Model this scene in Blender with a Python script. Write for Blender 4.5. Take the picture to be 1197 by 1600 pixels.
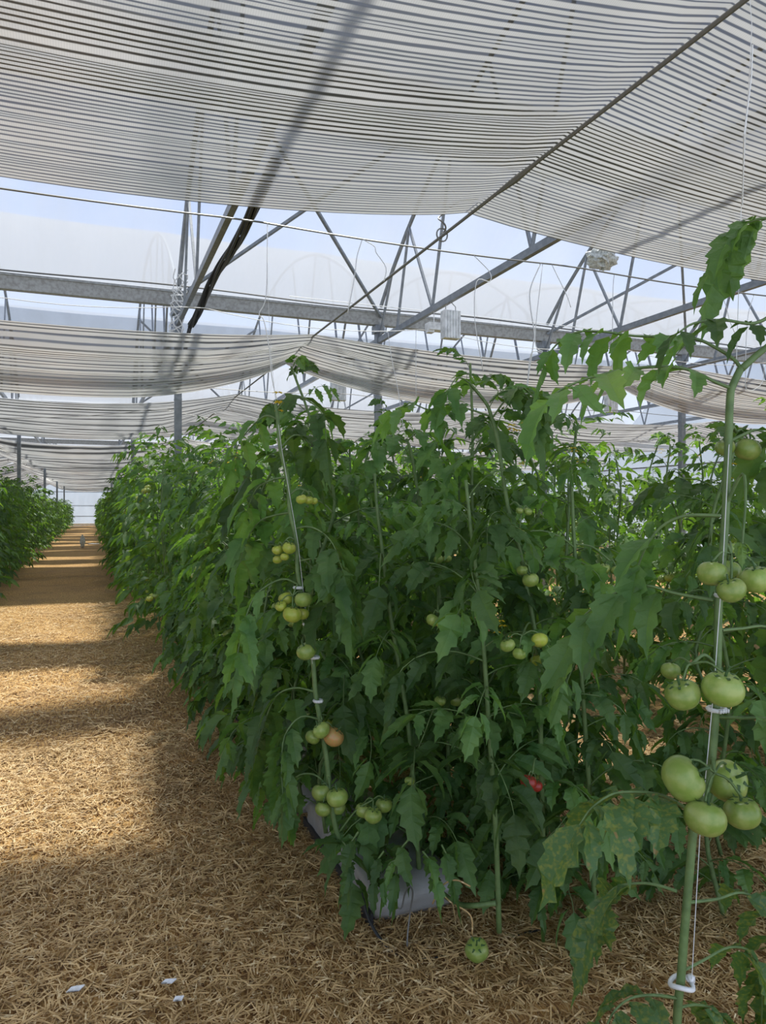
import bpy, math, random
import numpy as np
from mathutils import Vector, Matrix, Euler
random.seed(4); RNG = np.random.default_rng(4)
for o in list(bpy.data.objects): bpy.data.objects.remove(o)
SC = bpy.context.scene; COL = SC.collection; PI = math.pi

# ---------------- camera, sky, sun, exposure ----------------
F = 1156.0; TH = math.atan(455.5 / F); CH = 1.6
Fw = Vector((math.sin(TH), math.cos(TH), 0)); Rt = Vector((math.cos(TH), -math.sin(TH), 0)); CAM = Vector((0, 0, CH))
cd = bpy.data.cameras.new('camera'); cam = bpy.data.objects.new('camera', cd); COL.objects.link(cam)
cam.location = CAM; cam.rotation_euler = (PI / 2, 0, -TH)
cd.sensor_fit = 'VERTICAL'; cd.sensor_height = 36; cd.lens = 36 * F / 1600; cd.shift_y = -5 / 1600; cd.clip_end = 400; cd.clip_start = .05
SC.camera = cam
SC.view_settings.view_transform = 'Standard'; SC.view_settings.look = 'None'
SC.view_settings.gamma = 1; SC.view_settings.use_curve_mapping = False
SC.view_settings.exposure = 0.34
def P(px, py, Z):
    return CAM + Fw * Z + Rt * ((px - 598.5) / F * Z) + Vector((0, 0, (795 - py) / F * Z))

W = bpy.data.worlds.new('sky'); SC.world = W; W.use_nodes = True
nt = W.node_tree; nt.nodes.clear()
def N(nt, t, **k):
    n = nt.nodes.new(t)
    for a, v in k.items():
        if a in n.bl_rna.properties: setattr(n, a, v)
        else: n.inputs[a.replace('_', ' ')].default_value = v
    return n
tc = N(nt, 'ShaderNodeTexCoord'); sx = N(nt, 'ShaderNodeSeparateXYZ'); nt.links.new(tc.outputs['Generated'], sx.inputs[0])
rp = N(nt, 'ShaderNodeValToRGB'); nt.links.new(sx.outputs[2], rp.inputs[0])
e = rp.color_ramp.elements; e[0].position = 0.0; e[0].color = (.62, .66, .70, 1); e[1].position = .75; e[1].color = (.17, .29, .62, 1)
x = e.new(.16); x.color = (.52, .60, .74, 1); x = e.new(.38); x.color = (.27, .41, .74, 1)
nz = N(nt, 'ShaderNodeTexNoise', Scale=2.2, Detail=5.0); nt.links.new(tc.outputs['Generated'], nz.inputs['Vector'])
cr = N(nt, 'ShaderNodeValToRGB'); nt.links.new(nz.outputs['Fac'], cr.inputs[0]); cr.color_ramp.elements[0].position = .45; cr.color_ramp.elements[1].position = .7
mx = N(nt, 'ShaderNodeMix', data_type='RGBA'); nt.links.new(cr.outputs[0], mx.inputs[0]); nt.links.new(rp.outputs[0], mx.inputs[6]); mx.inputs[7].default_value = (.72, .75, .80, 1)
bg = N(nt, 'ShaderNodeBackground', Strength=1.6); nt.links.new(mx.outputs[2], bg.inputs[0])
ow = N(nt, 'ShaderNodeOutputWorld'); nt.links.new(bg.outputs[0], ow.inputs[0])

sd = bpy.data.lights.new('sun', 'SUN'); sd.energy = 16; sd.angle = .09; sd.color = (1, .93, .82)
sun = bpy.data.objects.new('sun', sd); COL.objects.link(sun)
SDIR = Vector((-.21, -.37, -1)).normalized(); sun.rotation_euler = SDIR.to_track_quat('-Z', 'Y').to_euler(); sun.location = (5, 5, 12)

# ---------------- materials ----------------
MATS = {}
def mat(name, base, rough=.6, metal=0, noise=None, spec=.5, trans=0, rnd=0, bump=0, bscale=60, tcol=None, alpha=0):
    """base colour, optional second colour by noise (col, scale, lo, hi), per-object value jitter, translucency"""
    m = bpy.data.materials.new(name); m.use_nodes = True; t = m.node_tree; t.nodes.clear(); L = t.links.new
    o = N(t, 'ShaderNodeOutputMaterial'); p = N(t, 'ShaderNodeBsdfPrincipled', Roughness=rough, Metallic=metal)
    p.inputs['Specular IOR Level'].default_value = spec
    c = N(t, 'ShaderNodeRGB'); c.outputs[0].default_value = (*base, 1); src = c.outputs[0]
    tx = N(t, 'ShaderNodeTexCoord')
    if noise:
        for (col, sc, lo, hi) in (noise if isinstance(noise, list) else [noise]):
            z = N(t, 'ShaderNodeTexNoise', Scale=sc, Detail=4.0); L(tx.outputs['Object'], z.inputs['Vector'])
            mr = N(t, 'ShaderNodeMapRange'); L(z.outputs['Fac'], mr.inputs[0]); mr.inputs[1].default_value = lo; mr.inputs[2].default_value = hi
            q = N(t, 'ShaderNodeMix', data_type='RGBA'); L(mr.outputs[0], q.inputs[0]); L(src, q.inputs[6]); q.inputs[7].default_value = (*col, 1); src = q.outputs[2]
    if rnd:
        oi = N(t, 'ShaderNodeObjectInfo'); mr = N(t, 'ShaderNodeMapRange'); L(oi.outputs['Random'], mr.inputs[0]); mr.inputs[3].default_value = 1 - rnd; mr.inputs[4].default_value = 1 + rnd
        h = N(t, 'ShaderNodeHueSaturation'); L(src, h.inputs['Color']); L(mr.outputs[0], h.inputs['Value']); src = h.outputs[0]
    L(src, p.inputs['Base Color'])
    if bump:
        z = N(t, 'ShaderNodeTexNoise', Scale=bscale, Detail=3.0); L(tx.outputs['Object'], z.inputs['Vector'])
        b = N(t, 'ShaderNodeBump', Strength=bump, Distance=.01); L(z.outputs['Fac'], b.inputs['Height']); L(b.outputs[0], p.inputs['Normal'])
    out = p.outputs[0]
    if trans:
        tl = N(t, 'ShaderNodeBsdfTranslucent'); h = N(t, 'ShaderNodeMix', data_type='RGBA', blend_type='MULTIPLY'); h.inputs[0].default_value = 1; L(src, h.inputs[6]); h.inputs[7].default_value = (*(tcol or (1, 1, 1)), 1); L(h.outputs[2], tl.inputs[0])
        ms = N(t, 'ShaderNodeMixShader'); ms.inputs[0].default_value = trans; L(out, ms.inputs[1]); L(tl.outputs[0], ms.inputs[2]); out = ms.outputs[0]
    if alpha:
        tr = N(t, 'ShaderNodeBsdfTransparent'); ms = N(t, 'ShaderNodeMixShader'); ms.inputs[0].default_value = alpha; L(out, ms.inputs[1]); L(tr.outputs[0], ms.inputs[2]); out = ms.outputs[0]
    L(out, o.inputs[0]); MATS[name] = m; return m
leafm = mat('leaf_green', (.115, .215, .07), .5, spec=.35, noise=[((.06, .14, .04), 9, .4, .65), ((.21, .31, .08), 3.2, .56, .8)], trans=.38, rnd=.4, tcol=(2.2, 2.2, .6), bump=.35, bscale=90)
leafo = mat('leaf_mottled', (.08, .17, .05), .5, noise=[((.20, .25, .05), 110, .48, .66), ((.28, .2, .08), 40, .66, .72)], trans=.35, rnd=.2, tcol=(1.6, 1.6, .7))
stemm = mat('stem_green', (.14, .22, .075), .55, noise=((.09, .155, .05), 30, .4, .7), bump=.2)
fruit_g = mat('tomato_green', (.22, .32, .06), .3, noise=((.33, .40, .11), 1.6, .4, .65), rnd=.14, spec=.5)
fruit_y = mat('tomato_lime', (.36, .44, .05), .3, noise=((.46, .47, .10), 1.6, .4, .65), rnd=.12, spec=.5)
fruit_o = mat('tomato_turning', (.42, .30, .09), .3, noise=((.55, .24, .09), 7, .4, .7))
fruit_r = mat('tomato_red', (.33, .03, .02), .35)
calm = mat('calyx_green', (.05, .11, .03), .6)
yel = mat('petal_yellow', (.75, .55, .03), .5, trans=.3)
steel = mat('galvanised_steel', (.22, .24, .26), .5, metal=.35, noise=((.30, .32, .34), 14, .4, .7), bump=.1)
gutm = mat('gutter_steel', (.42, .43, .43), .6, metal=.2, noise=((.30, .30, .29), 22, .4, .65), bump=.5, bscale=35)
dark = mat('black_cable', (.035, .037, .04), .5)
wirem = mat('grey_wire', (.20, .20, .19), .5, metal=.3)
twine = mat('white_twine', (.75, .76, .76), .6)
white = mat('white_plastic', (.85, .86, .86), .45, noise=((.55, .56, .56), 12, .4, .7))
crink = mat('clear_crumpled_plastic', (.68, .70, .66), .25, noise=((.35, .36, .33), 30, .45, .65), bump=.8, bscale=50)
bagm = mat('grow_bag_film', (.27, .26, .245), .38, noise=((.33, .34, .35), 8, .4, .7), bump=.35, bscale=22)
bagd = mat('black_inner_film', (.03, .03, .032), .5)
soil = mat('dark_substrate', (.06, .04, .025), .9, bump=.8, bscale=80)

def film_mat():
    m = bpy.data.materials.new('greenhouse_film'); m.use_nodes = True; t = m.node_tree; t.nodes.clear(); L = t.links.new
    o = N(t, 'ShaderNodeOutputMaterial'); tx = N(t, 'ShaderNodeTexCoord'); mp = N(t, 'ShaderNodeMapping'); mp.inputs['Scale'].default_value = (1.6, .35, .35); mp.inputs['Rotation'].default_value = (0, 0, .5); L(tx.outputs['Object'], mp.inputs[0])
    z = N(t, 'ShaderNodeTexNoise', Scale=1.6, Detail=6.0); L(mp.outputs[0], z.inputs['Vector'])
    mr = N(t, 'ShaderNodeMapRange'); L(z.outputs['Fac'], mr.inputs[0]); mr.inputs[1].default_value = .3; mr.inputs[2].default_value = .7; mr.inputs[3].default_value = .26; mr.inputs[4].default_value = .36
    tr = N(t, 'ShaderNodeBsdfTransparent'); tr.inputs[0].default_value = (.90, .95, 1, 1); tl = N(t, 'ShaderNodeBsdfTranslucent'); tl.inputs[0].default_value = (.125, .14, .165, 1)
    d = N(t, 'ShaderNodeBsdfDiffuse'); d.inputs[0].default_value = (.7, .7, .7, 1)
    a = N(t, 'ShaderNodeMixShader'); a.inputs[0].default_value = .35; L(tl.outputs[0], a.inputs[1]); L(d.outputs[0], a.inputs[2])
    b = N(t, 'ShaderNodeMixShader'); L(mr.outputs[0], b.inputs[0]); L(a.outputs[0], b.inputs[1]); L(tr.outputs[0], b.inputs[2]); L(b.outputs[0], o.inputs[0]); return m
film = film_mat()
def curtain_mat():
    """woven shade screen: aluminium strips alternating with clear strips, strips run along x"""
    m = bpy.data.materials.new('shade_screen'); m.use_nodes = True; t = m.node_tree; t.nodes.clear(); L = t.links.new
    o = N(t, 'ShaderNodeOutputMaterial'); tx = N(t, 'ShaderNodeTexCoord')
    uv = N(t, 'ShaderNodeSeparateXYZ'); L(tx.outputs['UV'], uv.inputs[0])            # v = metres along the cloth
    mp = N(t, 'ShaderNodeMapping'); mp.inputs['Scale'].default_value = (.5, 9, 1); L(tx.outputs['UV'], mp.inputs[0])
    z = N(t, 'ShaderNodeTexNoise', Scale=1.0, Detail=3.0); L(mp.outputs[0], z.inputs['Vector'])
    v = N(t, 'ShaderNodeMath', operation='MULTIPLY'); L(uv.outputs[1], v.inputs[0]); v.inputs[1].default_value = 23.0
    zz = N(t, 'ShaderNodeMath', operation='MULTIPLY_ADD'); L(z.outputs['Fac'], zz.inputs[0]); zz.inputs[1].default_value = .8; L(v.outputs[0], zz.inputs[2])
    s = N(t, 'ShaderNodeMath', operation='PINGPONG'); L(zz.outputs[0], s.inputs[0]); s.inputs[1].default_value = .5
    mp2 = N(t, 'ShaderNodeMapping'); mp2.inputs['Scale'].default_value = (.35, 2.2, 1); L(tx.outputs['UV'], mp2.inputs[0])
    z2 = N(t, 'ShaderNodeTexNoise', Scale=1.0, Detail=4.0); L(mp2.outputs[0], z2.inputs['Vector'])
    th = N(t, 'ShaderNodeMapRange'); L(z2.outputs['Fac'], th.inputs[0]); th.inputs[1].default_value = .3; th.inputs[2].default_value = .7; th.inputs[3].default_value = .13; th.inputs[4].default_value = .21
    lo = N(t, 'ShaderNodeMath', operation='SUBTRACT'); L(s.outputs[0], lo.inputs[0]); L(th.outputs[0], lo.inputs[1])
    k = N(t, 'ShaderNodeMapRange'); L(lo.outputs[0], k.inputs[0]); k.inputs[1].default_value = -.05; k.inputs[2].default_value = .07
    # fine cross weave of threads
    wv = N(t, 'ShaderNodeMath', operation='MULTIPLY'); L(uv.outputs[0], wv.inputs[0]); wv.inputs[1].default_value = 90
    pp = N(t, 'ShaderNodeMath', operation='PINGPONG'); L(wv.outputs[0], pp.inputs[0]); pp.inputs[1].default_value = .5
    pm = N(t, 'ShaderNodeMapRange'); L(pp.outputs[0], pm.inputs[0]); pm.inputs[1].default_value = 0; pm.inputs[2].default_value = .5; pm.inputs[3].default_value = .9; pm.inputs[4].default_value = 1
    cl = N(t, 'ShaderNodeMix', data_type='RGBA', blend_type='MULTIPLY'); cl.inputs[0].default_value = 1; cl.inputs[6].default_value = (.56, .56, .555, 1); L(pm.outputs[0], cl.inputs[7])
    tl = N(t, 'ShaderNodeBsdfTranslucent'); L(cl.outputs[2], tl.inputs[0])
    gl = N(t, 'ShaderNodeBsdfPrincipled', Roughness=.33, Metallic=.45); L(cl.outputs[2], gl.inputs['Base Color'])
    a = N(t, 'ShaderNodeMixShader'); a.inputs[0].default_value = .62; L(tl.outputs[0], a.inputs[1]); L(gl.outputs[0], a.inputs[2])
    dk = N(t, 'ShaderNodeBsdfPrincipled', Roughness=.4, Metallic=.4); dk.inputs['Base Color'].default_value = (.16, .165, .18, 1)
    tr = N(t, 'ShaderNodeBsdfTransparent'); tr.inputs[0].default_value = (.9, .92, .95, 1)
    dt = N(t, 'ShaderNodeMixShader'); dt.inputs[0].default_value = .16; L(dk.outputs[0], dt.inputs[1]); L(tr.outputs[0], dt.inputs[2])
    b = N(t, 'ShaderNodeMixShader'); L(k.outputs[0], b.inputs[0]); L(dt.outputs[0], b.inputs[1]); L(a.outputs[0], b.inputs[2]); L(b.outputs[0], o.inputs[0]); return m
screen = curtain_mat()
def straw_ground():
    m = bpy.data.materials.new('straw_ground'); m.use_nodes = True; t = m.node_tree; t.nodes.clear(); L = t.links.new
    o = N(t, 'ShaderNodeOutputMaterial'); p = N(t, 'ShaderNodeBsdfPrincipled', Roughness=.85); tx = N(t, 'ShaderNodeTexCoord')
    srcs = []
    for i, (rot, sc) in enumerate(((.4, (60, 9, 1)), (1.7, (60, 9, 1)), (2.6, (50, 8, 1)))):
        mp = N(t, 'ShaderNodeMapping'); mp.inputs['Rotation'].default_value = (0, 0, rot); mp.inputs['Scale'].default_value = sc; L(tx.outputs['Object'], mp.inputs[0])
        z = N(t, 'ShaderNodeTexNoise', Scale=1.4, Detail=3.0, Distortion=.6); L(mp.outputs[0], z.inputs['Vector']); srcs.append(z.outputs['Fac'])
    q = N(t, 'ShaderNodeMath', operation='MAXIMUM'); L(srcs[0], q.inputs[0]); L(srcs[1], q.inputs[1])
    q2 = N(t, 'ShaderNodeMath', operation='MAXIMUM'); L(q.outputs[0], q2.inputs[0]); L(srcs[2], q2.inputs[1])
    r = N(t, 'ShaderNodeValToRGB'); L(q2.outputs[0], r.inputs[0]); e = r.color_ramp.elements
    e[0].position = .48; e[0].color = (.20, .10, .035, 1); e[1].position = .78; e[1].color = (.72, .48, .19, 1); k = e.new(.6); k.color = (.50, .29, .09, 1)
    z = N(t, 'ShaderNodeTexNoise', Scale=1.3, Detail=6.0); L(tx.outputs['Object'], z.inputs['Vector'])
    mr = N(t, 'ShaderNodeMapRange'); L(z.outputs['Fac'], mr.inputs[0]); mr.inputs[1].default_value = .5; mr.inputs[2].default_value = .72; mr.inputs[4].default_value = .6
    mx = N(t, 'ShaderNodeMix', data_type='RGBA'); L(mr.outputs[0], mx.inputs[0]); L(r.outputs[0], mx.inputs[6]); mx.inputs[7].default_value = (.22, .13, .06, 1)
    L(mx.outputs[2], p.inputs['Base Color']); b = N(t, 'ShaderNodeBump', Strength=.9, Distance=.02); L(q2.outputs[0], b.inputs['Height']); L(b.outputs[0], p.inputs['Normal']); L(p.outputs[0], o.inputs[0]); return m
ground = straw_ground()
strawm = mat('straw', (.68, .47, .22), .5, noise=[((.40, .25, .10), 13, .42, .6), ((.86, .70, .42), 37, .55, .7)], spec=.3)

# ---------------- mesh helpers ----------------
class MB:
    def __init__(s): s.v = []; s.f = []; s.m = []
    def add(s, v, f, mi=0):
        b = len(s.v); s.v.extend([tuple(q) for q in v]); s.f.extend([tuple(b + i for i in q) for q in f]); s.m.extend([mi] * len(f))
    def box(s, c, d, mi=0, rot=None):
        c = Vector(c); R = rot or Matrix.Identity(3)
        v = [c + R @ Vector((x * d[0] / 2, y * d[1] / 2, z * d[2] / 2)) for x in (-1, 1) for y in (-1, 1) for z in (-1, 1)]
        s.add(v, [(0, 1, 3, 2), (4, 6, 7, 5), (0, 4, 5, 1), (2, 3, 7, 6), (0, 2, 6, 4), (1, 5, 7, 3)], mi)
    def tube(s, pts, r, n=6, mi=0, cap=True):
        pts = [Vector(p) for p in pts]; rs = r if isinstance(r, (list, tuple)) else [r] * len(pts)
        vs = []; fs = []; up = Vector((0, 0, 1)); 
        t0 = (pts[1] - pts[0]).normalized()
        u = t0.cross(up); u = u if u.length > .05 else t0.cross(Vector((1, 0, 0))); u.normalize()
        for i, p in enumerate(pts):
            t = (pts[min(i + 1, len(pts) - 1)] - pts[max(i - 1, 0)]).normalized()
            u = (u - t * u.dot(t)); u.normalize(); w = t.cross(u)
            for k in range(n):
                a = 2 * PI * k / n; vs.append(p + (u * math.cos(a) + w * math.sin(a)) * rs[i])
        for i in range(len(pts) - 1):
            for k in range(n):
                k2 = (k + 1) % n; fs.append((i * n + k, i * n + k2, (i + 1) * n + k2, (i + 1) * n + k))
        if cap: fs.append(tuple(range(n))[::-1]); fs.append(tuple((len(pts) - 1) * n + k for k in range(n)))
        s.add(vs, fs, mi)
    def bar(s, a, b, w=.05, h=None, mi=0):
        a = Vector(a); b = Vector(b); t = (b - a); L = t.length; t.normalize(); u = t.cross(Vector((0, 0, 1)))
        u = u.normalized() if u.length > .02 else Vector((1, 0, 0)); n = u.cross(t)
        R = Matrix((u, t, n)).transposed(); s.box((a + b) / 2, (w, L, h or w), mi, R)
    def mesh(s, name, mats, smooth=False):
        me = bpy.data.meshes.new(name); me.from_pydata(s.v, [], s.f)
        for m in (mats if isinstance(mats, (list, tuple)) else [mats]): me.materials.append(m)
        me.polygons.foreach_set('material_index', s.m)
        if smooth: me.polygons.foreach_set('use_smooth', [True] * len(s.f))
        me.update(); return me
def link(name, me, parent=None, loc=None):
    o = bpy.data.objects.new(name, me); COL.objects.link(o)
    if parent: o.parent = parent
    if loc is not None: o.location = loc
    return o
def tag(o, label=None, cat=None, group=None, kind=None):
    if label: o['label'] = label
    if cat: o['category'] = cat
    if group: o['group'] = group
    if kind: o['kind'] = kind
    return o
def empty(name, loc=(0, 0, 0)):
    return link(name, None, None, loc)
def np_mesh(name, V, Fc, mats, mi=None, smooth=False):
    """V (n,3), Fc (m,3|4)"""
    me = bpy.data.meshes.new(name); k = Fc.shape[1]; me.vertices.add(len(V)); me.vertices.foreach_set('co', V.astype(np.float32).ravel())
    me.loops.add(Fc.size); me.loops.foreach_set('vertex_index', Fc.astype(np.int32).ravel())
    me.polygons.add(len(Fc)); me.polygons.foreach_set('loop_start', np.arange(0, Fc.size, k, dtype=np.int32))
    me.polygons.foreach_set('loop_total', np.full(len(Fc), k, dtype=np.int32))
    for m in (mats if isinstance(mats, (list, tuple)) else [mats]): me.materials.append(m)
    if mi is not None: me.polygons.foreach_set('material_index', mi.astype(np.int32))
    if smooth is not False: me.polygons.foreach_set('use_smooth', np.ones(len(Fc), dtype=bool) if smooth is True else smooth)
    me.update(calc_edges=True); return me
def smooth_path(pts, n=6):
    """Catmull-Rom through points"""
    pts = [Vector(p) for p in pts]; out = []
    if len(pts) < 3: return pts
    q = [pts[0] * 2 - pts[1]] + pts + [pts[-1] * 2 - pts[-2]]
    for i in range(1, len(q) - 2):
        for j in range(n):
            t = j / n; a, b, c, d = q[i - 1:i + 3]
            out.append(.5 * ((2 * b) + (c - a) * t + (2 * a - 5 * b + 4 * c - d) * t * t + (3 * b - a - 3 * c + d) * t ** 3))
    out.append(pts[-1]); return out

# ---------------- setting: floor, film roof, walls ----------------
XL, XR, Y0, Y1 = -8.3, 20.1, -1.6, 75.3
BAY = 12.8; GY = [-1.6 + BAY * k for k in range(7)]   # gutter lines
COLX = [1.18 + 3.15 * k for k in range(-3, 7)]        # column / truss lines
def gh(x, y):
    """straw surface height"""
    return .012 * np.sin(x * 2.3 + y * 1.1) + .010 * np.sin(y * 3.1 - x * 1.7) + .035 * np.exp(-((x - 1.15) / .42) ** 2) * (y > 2)
def grid_floor():
    nx, ny = 110, 330
    xs = np.linspace(XL, XR, nx); ys = np.concatenate([np.linspace(Y0, 12, 170), np.linspace(12.4, Y1, ny - 170)])
    X, Y = np.meshgrid(xs, ys); Z = gh(X, Y) - .02
    V = np.stack([X, Y, Z], -1).reshape(-1, 3); i = np.arange(ny - 1)[:, None] * nx + np.arange(nx - 1)[None]
    Fc = np.stack([i, i + 1, i + nx + 1, i + nx], -1).reshape(-1, 4)
    return np_mesh('floor', V, Fc, ground, smooth=True)
floor = tag(link('floor', grid_floor()), kind='structure', label='straw covered greenhouse floor')
def straw_cover(n, y0, y1, x0, x1, wid, dens_pow):
    y = y0 + (y1 - y0) * RNG.random(n) ** dens_pow; x = x0 + (x1 - x0) * RNG.random(n)
    L = RNG.uniform(.025, .13, n) * RNG.uniform(.5, 1.1, n); w = wid * RNG.uniform(.6, 1.4, n); a = RNG.random(n) * 2 * PI; tz = RNG.normal(0, .16, n)
    z = gh(x, y) + RNG.random(n) * .022 - .012
    d = np.stack([np.cos(a), np.sin(a), tz], -1); s = np.stack([-np.sin(a), np.cos(a), RNG.normal(0, .3, n)], -1)
    c = np.stack([x, y, z], -1); bend = np.zeros((n, 3)); bend[:, 2] = RNG.uniform(0, .004, n); bend[:, :2] = s[:, :2] * RNG.normal(0, .0018, n)[:, None]
    hl = (L / 2)[:, None]; hw = (w / 2)[:, None]
    V = np.stack([c - d * hl - s * hw, c - d * hl + s * hw, c + bend - s * hw, c + bend + s * hw, c + d * hl - s * hw, c + d * hl + s * hw], 1).reshape(-1, 3)
    b = np.arange(n)[:, None] * 6
    Fc = np.concatenate([b + np.array([0, 1, 3, 2]), b + np.array([2, 3, 5, 4])])
    return V, Fc
V1, F1 = straw_cover(130000, 1.2, 5.5, -2.6, 4.2, .0040, 1.25)
V2, F2 = straw_cover(45000, 5.3, 13.5, -3.2, 6, .006, 1.3)
so = link('straw_mulch', np_mesh('straw_mulch', np.concatenate([V1, V2]), np.concatenate([F1, F2 + len(V1)]), strawm))
tag(so, 'golden chopped straw strewn loosely over the whole ground', 'straw', kind='stuff')

def arch(y):
    k = np.floor((y + 1.6) / BAY); u = np.abs((y + 1.6 - k * BAY) / BAY * 2 - 1); u = np.minimum(u, 1)
    return 4.74 + 2.6 * (1 - u ** 2) ** .9
def film_mesh():
    nb = 24; ys = np.concatenate([GY[k] + BAY * (.5 - .5 * np.cos(np.linspace(0, PI, nb))) for k in range(6)]); ys = np.unique(np.round(ys, 5))
    xs = np.linspace(XL, XR, 73); X, Y = np.meshgrid(xs, ys); kk = ((X - 1.18) / 3.15)
    Z = arch(Y) + .035 - .03 * np.abs(np.sin(PI * kk)) * np.clip((arch(Y) - 4.74), 0, 1)
    V = np.stack([X, Y, Z], -1).reshape(-1, 3); nx = 73; i = np.arange(len(ys) - 1)[:, None] * nx + np.arange(nx - 1)[None]
    return np_mesh('ceiling', V, np.stack([i, i + 1, i + nx + 1, i + nx], -1).reshape(-1, 4), film, smooth=True)
tag(link('ceiling', film_mesh()), kind='structure', label='milky plastic film roof')
def wall(name, a, b, label):
    """film wall with steel frame parts; roofline follows straight eaves at z 4.74 plus gable for side walls"""
    mb = MB(); a = Vector(a); b = Vector(b)
    if abs(a.x - b.x) < .01:
        ys = np.linspace(a.y, b.y, 121); n = len(ys)
        v = [(a.x, y, 0) for y in ys] + [(a.x, y, float(arch(y)) + .03) for y in ys]
        mb.add(v, [(i, i + 1, n + i + 1, n + i) for i in range(n - 1)])
    else: mb.add([a, b, b + Vector((0, 0, 4.78)), a + Vector((0, 0, 4.78))], [(0, 1, 2, 3)])
    w = tag(link(name, mb.mesh(name, film)), kind='structure', label=label)
    for z in (.9, 1.9, 3.2):
        r = MB(); r.bar(a + Vector((0, 0, z)), b + Vector((0, 0, z)), .05); link('rail', r.mesh('rail', steel), w)
    r = MB(); nrm = (b - a).normalized(); r.bar(a + Vector((0, 0, .1)), b + Vector((0, 0, .1)), .06, .24); link('kick_board', r.mesh('kick_board', white), w)
wall('wall_back', (XL, Y1, 0), (XR, Y1, 0), 'pale film end wall of the greenhouse')
wall('wall_left', (XL, Y0, 0), (XL, Y1, 0), 'pale film side wall')
wall('wall_right', (XR, Y0, 0), (XR, Y1, 0), 'pale film side wall')
# roof vents: a raised overlapping flap of film with its frame near each ridge
for k in range(6):
    ya, yb = GY[k] + 9.75, GY[k] + 10.6
    t = empty('roof_vent', (0, ya, float(arch(ya)) + .1)); tag(t, 'film covered roof vent flap above the near curtain' if k == 0 else 'film covered roof vent flap running along a far roof bay', 'roof vent', 'roof vents')
    if k: pass
    mb = MB(); n = 40; xs = np.linspace(XL, XR, n)
    za = float(arch(ya)) + .12; zb = float(arch(yb)) + .16
    v = [(x, 0, 0) for x in xs] + [(x, yb - ya, zb - za) for x in xs]
    mb.add(v, [(i, i + 1, n + i + 1, n + i) for i in range(n - 1)])
    link('flap', mb.mesh('flap', white if k == 0 else film), t)
    r = MB(); r.bar((XL, yb - ya, zb - za - .03), (XR, yb - ya, zb - za - .03), .06); link('vent_rail', r.mesh('vent_rail', steel), t)

# ---------------- gutters, columns, trusses ----------------
for k, gy in enumerate(GY):
    if k in (0, 6): continue
    o = MB(); w = .24
    o.add([(XL, -w / 2, .10), (XR, -w / 2, .10), (XL, -w / 4, -.09), (XR, -w / 4, -.09), (XL, w / 4, -.09), (XR, w / 4, -.09), (XL, w / 2, .10), (XR, w / 2, .10), (XL, 0, -.02), (XR, 0, -.02)],
          [(0, 1, 3, 2), (2, 3, 5, 4), (4, 5, 7, 6), (6, 7, 9, 8), (8, 9, 1, 0)])
    o.box(((XL + XR) / 2, -w / 2 - .01, .09), (XR - XL, .03, .03)); o.box(((XL + XR) / 2, w / 2 + .01, .09), (XR - XL, .03, .03))
    g = link('gutter', o.mesh('gutter', gutm), None, (0, gy, 4.66))
    names = ['nearest grimy grey steel gutter crossing above the first posts', 'second grey steel gutter back, seen under the nearest one']
    if k <= 2: tag(g, names[k - 1], 'gutter', 'gutters')
    else: tag(g, 'far grey steel gutter hidden behind the shade curtains', 'gutter', 'gutters')

def post_label(x, k):
    side = {1: 'in the row right of the path', 0: 'in the row left of the path'}
    return None
postme = MB(); postme.box((0, 0, 2.28), (.10, .10, 4.56)); postme.box((0, 0, 4.5), (.16, .18, .12)); postme.box((0, 0, .02), (.18, .18, .04))
for z in (1.0, 2.0, 3.2): postme.box((0, 0, z), (.106, .106, .03))
postme = postme.mesh('steel_post', steel)
for gk, gy in enumerate(GY[1:6]):
    for x in COLX:
        if x < XL + .2 or x > XR - .2: continue
        p = link('steel_post', postme, None, (x, gy, 0))
        ix = round((x - 1.18) / 3.15)
        if gk == 0 and ix == 0: lb = 'tall galvanised square post rising through the right-hand row'
        elif gk == 0 and ix == 1: lb = 'galvanised post under the nearest gutter in the second row to the right'
        elif gk == 0 and ix == 2: lb = 'galvanised post under the nearest gutter in the third row to the right'
        elif gk == 0 and ix == 3: lb = 'galvanised post under the nearest gutter in the fourth row to the right'
        elif ix == -1: lb = ['', 'nearest grey post standing in the left-hand row', 'second grey post along the left-hand row', 'third grey post along the left-hand row', 'fourth grey post along the left-hand row'][gk] if gk else 'grey post of the left-hand row nearest the photographer'
        else: lb = 'far galvanised post standing among distant tomato rows'
        tag(p, lb, 'post', 'galvanised posts')

def A(y): return float(arch(y))
def truss(x, gy, first):
    """one roof truss along y over a bay that ends at gutter gy; parts: arch_tube, chord, struts"""
    t = empty('roof_truss', (x, gy, 4.55)); g0 = gy - BAY
    o = Vector((x, gy, 4.55))
    def part(nm, f, m=steel):
        b = MB(); f(b); return link(nm, b.mesh(nm, m), t)
    ys = np.linspace(g0 + .12, gy - .12, 25)
    part('arch_tube', lambda b: b.tube([Vector((x, y, A(y) - .02)) - o for y in ys], .032, 6))
    part('chord', lambda b: b.bar(Vector((x, g0 + .05, 4.32)) - o, Vector((x, gy - .05, 4.32)) - o, .06, .085))
    S = [(.05, .6), (.8, 1.25), (2.05, 1.25), (2.05, 2.7), (4.5, 3.6), (4.5, 5.5)]
    for (cy, ay) in S:
        for sgn in (0, 1):
            c = gy - cy if sgn == 0 else g0 + cy; a = gy - ay if sgn == 0 else g0 + ay
            part('strut', lambda b: b.bar(Vector((x, c, 4.34)) - o, Vector((x, a, A(a) - .03)) - o, .032))
    return t
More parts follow.
